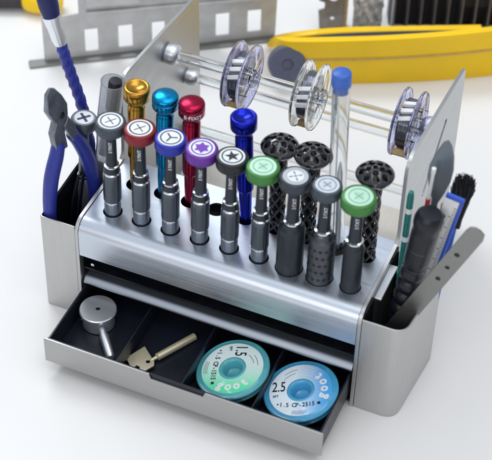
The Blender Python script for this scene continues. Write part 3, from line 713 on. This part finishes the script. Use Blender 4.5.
wick_spool((12.42,-2.15,2.12), AZ, (0.12,-.20), 'spool_teal', 'paper_green', '1.5', 'CP-1515', 'teal and green labelled braid spool marked 1.5, left of the blue one', math.radians(-100), 'ink_white')
wick_spool((17.20,-2.05,2.12), AZ, (0.12,-.20), 'spool_blue', 'paper_blue', '2.5', 'CP-2515', 'blue labelled braid spool marked 2.5 in the rightmost drawer bay', math.radians(-4), 'ink_white')

b = B(); n_ = 44
for k in range(1): 
    xs = [.4+i*.215 for i in range(89)]
    A_ = [b.v((x, 7.5, .05+.045*(i % 2))) for i, x in enumerate(xs)]; C_ = [b.v((x+.0, 19.2, .05+.045*(i % 2))) for i, x in enumerate(xs)]
    for i in range(len(xs)-1): b._f([A_[i], A_[i+1], C_[i+1], C_[i]])
mt = b.done('ribbed_table_patch', mat('cream_table_patch', (.74,.71,.66), 0, .6, cvar=.04, nscale=60), None, recalc=False)  # added sheet that stands for the tiled tabletop
md = mt.modifiers.new('s', 'SOLIDIFY'); md.thickness = .0004; md.offset = -1
tag(mt, 'added cream ribbed sheet standing for the tiled tabletop between the rear wings', 'mat')

# ------------------------------------------------------------------ things out of focus behind
G0 = Vector((-15.58,23.74,0)); G1 = Vector((.29,34.71,0)); gd = (G1-G0).normalized(); gn = Vector((gd.y,-gd.x,0))
t = thing('metal_frame', 'grey slotted sheet metal frame standing on the table behind the rack', 'metal frame', tuple(G0))
def fr(u, v, w): return gd*u+gn*(-w)+Vector((0,0,v))
def U(x, y): return (Vector((x,y,0))-G0).dot(gd)
hs = []
for (xa, ya, za), (xb, yb, zb_) in (((-12.79,25.67,2.95),(-11.91,26.28,.75)), ((-10.5,27.2,2.97),(-9.58,27.89,.8)), ((-8.24,28.81,2.95),(-7.38,29.41,.93)), ((-3.87,31.83,3.1),(-2.95,32.47,.9)), ((-1.67,33.36,3.1),(-.74,34.0,.95))):
    u0, u1 = U(xa, ya), U(xb, yb); hs.append([(u0,zb_), (u1,zb_), (u1,za), (u0,za)])
Lf = (G1-G0).length
b = B(); b.plate([(0,.25), (Lf,.25), (Lf+.1,6.4), (Lf-2.0,6.6), (Lf-2.2,9), (3.0,9), (3.0,4.6), (1.6,4.5), (1.5,6.4), (0,6.4)], hs, .15, fr); b.done('slotted_sheet', 'bg_steel', t, bevel=.03)
b = B(); b.plate([(-1.3,.02), (Lf,.02), (Lf,.24), (-1.3,.24)], [], .9, lambda u, v, w: fr(u, v, w-.6)); b.done('foot_rail', 'grey_steel', t, bevel=.05)
b = B(); b.plate([(3.6,4.55), (Lf-.6,4.15), (Lf-.6,4.38), (3.6,4.80)], [], .2, lambda u, v, w: fr(u, v, w-.25)); b.done('ledge', 'bg_steel', t, bevel=.05)
b = B(); b.plate([(3.6,5.4), (8.0,5.3), (8.0,5.9), (3.6,6.1)], [], .35, lambda u, v, w: fr(u, v, w-.4)); b.done('bracket', 'bg_steel', t, bevel=.05)

t = thing('yellow_pliers', 'big yellow plastic pliers handle looping across the table behind the right wing', 'pliers', (4.5,31.,0))
o0 = Vector((4.5,31.,0))
front = smooth_path([(1.9,31.0,1.2),(2.6,30.2,1.7),(3.8,30.2,1.9),(6.3,31.2,2.0),(10.5,33.2,2.1),(15,35.7,2.2),(19.5,38.6,2.3),(24,41.5,2.4)], 8)
def band(pts, h0, h1, th):
    b = B(); n = len(pts); L_ = []
    for i, p in enumerate(pts):
        d = (pts[min(i+1,n-1)]-pts[max(i-1,0)]); d.z = 0; d.normalize(); w = Vector((d.y,-d.x,0)); f = min(1, .35+i/6.); hh = (h0+(h1-h0)*i/n)*f
        c = p-o0; L_.append([b.v(c+w*sx*th*qf+Vector((0,0,sz*hh/2))) for sx, sz, qf in ((1,-.8,.75),(1,.8,.75),(.75,1,.75),(-.75,1,.75),(-1,.8,.75),(-1,-.8,.75),(-.75,-1,.75),(.75,-1,.75))])
    for p, q_ in zip(L_, L_[1:]):
        for k in range(8): b._f([p[k], p[(k+1)%8], q_[(k+1)%8], q_[k]])
    b._f(L_[0]); b._f(L_[-1]); return b
band(front, 4.3, 4.8, .55).done('handle_front', 'yellow', t, angle=40)
gr = [p+Vector((.22,-.42,.55)) for p in front[10:]]
b = B(); b.tube([p-o0 for p in gr], .07, 8); b.done('mould_seam', 'tan', t)
back = smooth_path([(.4,33.0,.7),(1.6,33.1,1.4),(3.8,33.5,2.2),(6.8,34.7,2.6),(11,36.8,2.6),(16.4,39.9,2.3)], 8)
band(back, .8, .8, .5).done('handle_rear', 'yellow', t, angle=40)
inner = smooth_path([(3.4,31.6,1.2),(6.8,33.2,1.6),(11,35.4,1.6),(15.6,37.9,1.4)], 8)
band(inner, 3.2, 3.4, .9).done('gap_dark_fill', 'bg_dark', t, angle=40)  # dark filler put in as the shade of the gap between both bands
cdir = Vector((.42,-.80,.43)).normalized()
b = B(); b.lathe([(0,0), (1.45,0), (1.55,.12), (1.55,.6), (1.42,.85), (.5,.9), (.45,.75), (0,.75)], 40, Matrix.Translation(Vector((3.25,29.75,1.95))-o0) @ cdir.to_track_quat('Z','Y').to_matrix().to_4x4()); b.done('pivot_disc', 'roundel', t, angle=40)

t = thing('heat_sink', 'black finned heat sink at the far right edge behind the yellow handle', 'heat sink', (12.4,41.6,0), math.radians(24))
b = B(); b.box(-4.2, 7.5, .6, 2.2, 0, 4.2); b.box(1.8, 7.5, -.4, .6, 2.6, 3.6); sk = b.done('base_block', 'sink', t, bevel=.05)
for k in range(11):
    b = B(); x = -4.1+k*1.13; b.box(x, x+.16, -1.1, .6, 0, 4.0); b.done('cooling_fin', 'fin', t, bevel=.03)
t = thing('perforated_bracket', 'brownish perforated metal bracket standing behind the yellow handle', 'bracket', (4.2,37.4,0), math.radians(22))
b = B(); b.plate([(-.9,0), (1.1,0), (1.1,6), (-1.1,6), (-1.1,3.2), (-.6,3.0), (-.6,2.4), (-1.1,2.2)], [circle(.1,3.6,.45,20), circle(.1,1.4,.18,12)], .15, lambda u, v, w: (u, w, v)); b.done('plate', 'bg_brown', t, bevel=.03)
b = B(); b.plate([(1.1,0), (1.35,0), (1.35,6), (1.1,6)], [], 1.2, lambda u, v, w: (u, w, v)); b.done('flange', 'tan', t, bevel=.03)
t = thing('crumpled_pouch', 'small crumpled clear pouch with metal parts beside the perforated bracket', 'pouch', (7.0,38.6,0), math.radians(20))
b = B(); N = 14
G = [[b.v((-1.2+2.4*i/N, .35*math.sin(i*1.3+j)*.6+random.uniform(-.12,.12)-.3*math.sin(PI*i/N)*math.sin(PI*j/N), 3.6*j/N)) for i in range(N+1)] for j in range(N+1)]
for j in range(N):
    for i in range(N): b._f([G[j][i], G[j][i+1], G[j+1][i+1], G[j+1][i]])
po = b.done('film', 'pouch', t, recalc=False); md = po.modifiers.new('s', 'SOLIDIFY'); md.thickness = .0012
t = thing('yellow_cutter', 'yellow and grey handled tool at the top left behind the brush', 'cutter', (-19,30,0))
b = B(); b.tube(smooth_path([(-5.0,-1.9,.8),(-3.0,-1.1,.9),(-1.4,-.4,.9)], 6), [.7]*13, 18); b.done('grip', 'bg_dark', t)
b = B(); b.tube(smooth_path([(-1.6,-.45,.9),(-.6,-.2,1.0),(.6,.1,1.0),(1.6,.5,.9)], 6), [.75,.85,.95,1.0,1.05,1.08,1.1,1.1,1.1,1.1,1.1,1.1,1.1,1.08,1.05,1,.95,.9,.8], 20); b.done('body', 'yellow', t)

# ------------------------------------------------------------------ light
w = bpy.data.worlds.new('World'); scene.world = w; w.use_nodes = True; nt = w.node_tree
bg = nt.nodes['Background']; tc = nt.nodes.new('ShaderNodeTexCoord'); sp = nt.nodes.new('ShaderNodeSeparateXYZ'); cr = nt.nodes.new('ShaderNodeValToRGB')
nt.links.new(tc.outputs['Generated'], sp.inputs[0]); mr = nt.nodes.new('ShaderNodeMapRange'); mr.inputs['From Min'].default_value = -1; mr.inputs['From Max'].default_value = 1
nt.links.new(sp.outputs['Z'], mr.inputs['Value']); nt.links.new(mr.outputs['Result'], cr.inputs['Fac'])
e = cr.color_ramp.elements; e[0].position = .45; e[0].color = (.30,.30,.30,1); e[1].position = 1; e[1].color = (.84,.91,1.0,1)
x = e.new(.55); x.color = (.44,.43,.42,1); x = e.new(.75); x.color = (.56,.60,.66,1)
nt.links.new(cr.outputs['Color'], bg.inputs['Color']); bg.inputs['Strength'].default_value = .90
def area(name, loc, target, size, power, color, sy=None):
    l = bpy.data.lights.new(name, 'AREA'); l.energy = power; l.size = size*S; l.color = color
    if sy: l.shape = 'RECTANGLE'; l.size_y = sy*S
    o = bpy.data.objects.new(name, l); COL.objects.link(o); o.location = Vector(loc)*S
    o.rotation_euler = (Vector(target)-Vector(loc)).to_track_quat('-Z', 'Y').to_euler(); return o
area('window_lamp', (-60,60,110), (10,5,5), 60, 7.0, (.93,.97,1.0), 36)
area('ceiling_lamp', (30,10,140), (10,5,0), 110, 5.2, (1,.98,.95), 80)
area('front_fill', (20,-110,60), (10,0,4), 110, 4.2, (1,.97,.94), 60)  # unseen lamp added in front to fill the shadows

# ------------------------------------------------------------------ camera
cam = bpy.data.cameras.new('camera'); co = bpy.data.objects.new('camera', cam); COL.objects.link(co); scene.camera = co
r = Vector((0.9199025242384732, 0.39153162263927166, 0.021962112219552327)); u = Vector((-0.28814247340498955, 0.636878331683959, 0.7150943333935125)); f = Vector((-0.2659948513030659, 0.6641452996934603, -0.6986828751124101))
mw = Matrix(((r.x,u.x,-f.x,0), (r.y,u.y,-f.y,0), (r.z,u.z,-f.z,0), (0,0,0,1))); mw.translation = Vector((38.819942285275886, -66.68708068144542, 83.32777988697626))*S
co.matrix_world = mw
cam.sensor_width = 36; cam.sensor_fit = 'HORIZONTAL'; cam.lens = 36*1620.5/492
cam.clip_start = .01; cam.clip_end = 50
cam.dof.use_dof = True; cam.dof.focus_distance = 1.10; cam.dof.aperture_fstop = 11.5

scene.view_settings.view_transform = 'Standard'; scene.view_settings.look = 'None'; scene.view_settings.exposure = 0; scene.view_settings.gamma = 1
scene.render.engine = 'CYCLES'
scene.cycles.max_bounces = 12; scene.cycles.transmission_bounces = 12; scene.cycles.caustics_refractive = True
scene.render.resolution_x = 1024; scene.render.resolution_y = 957
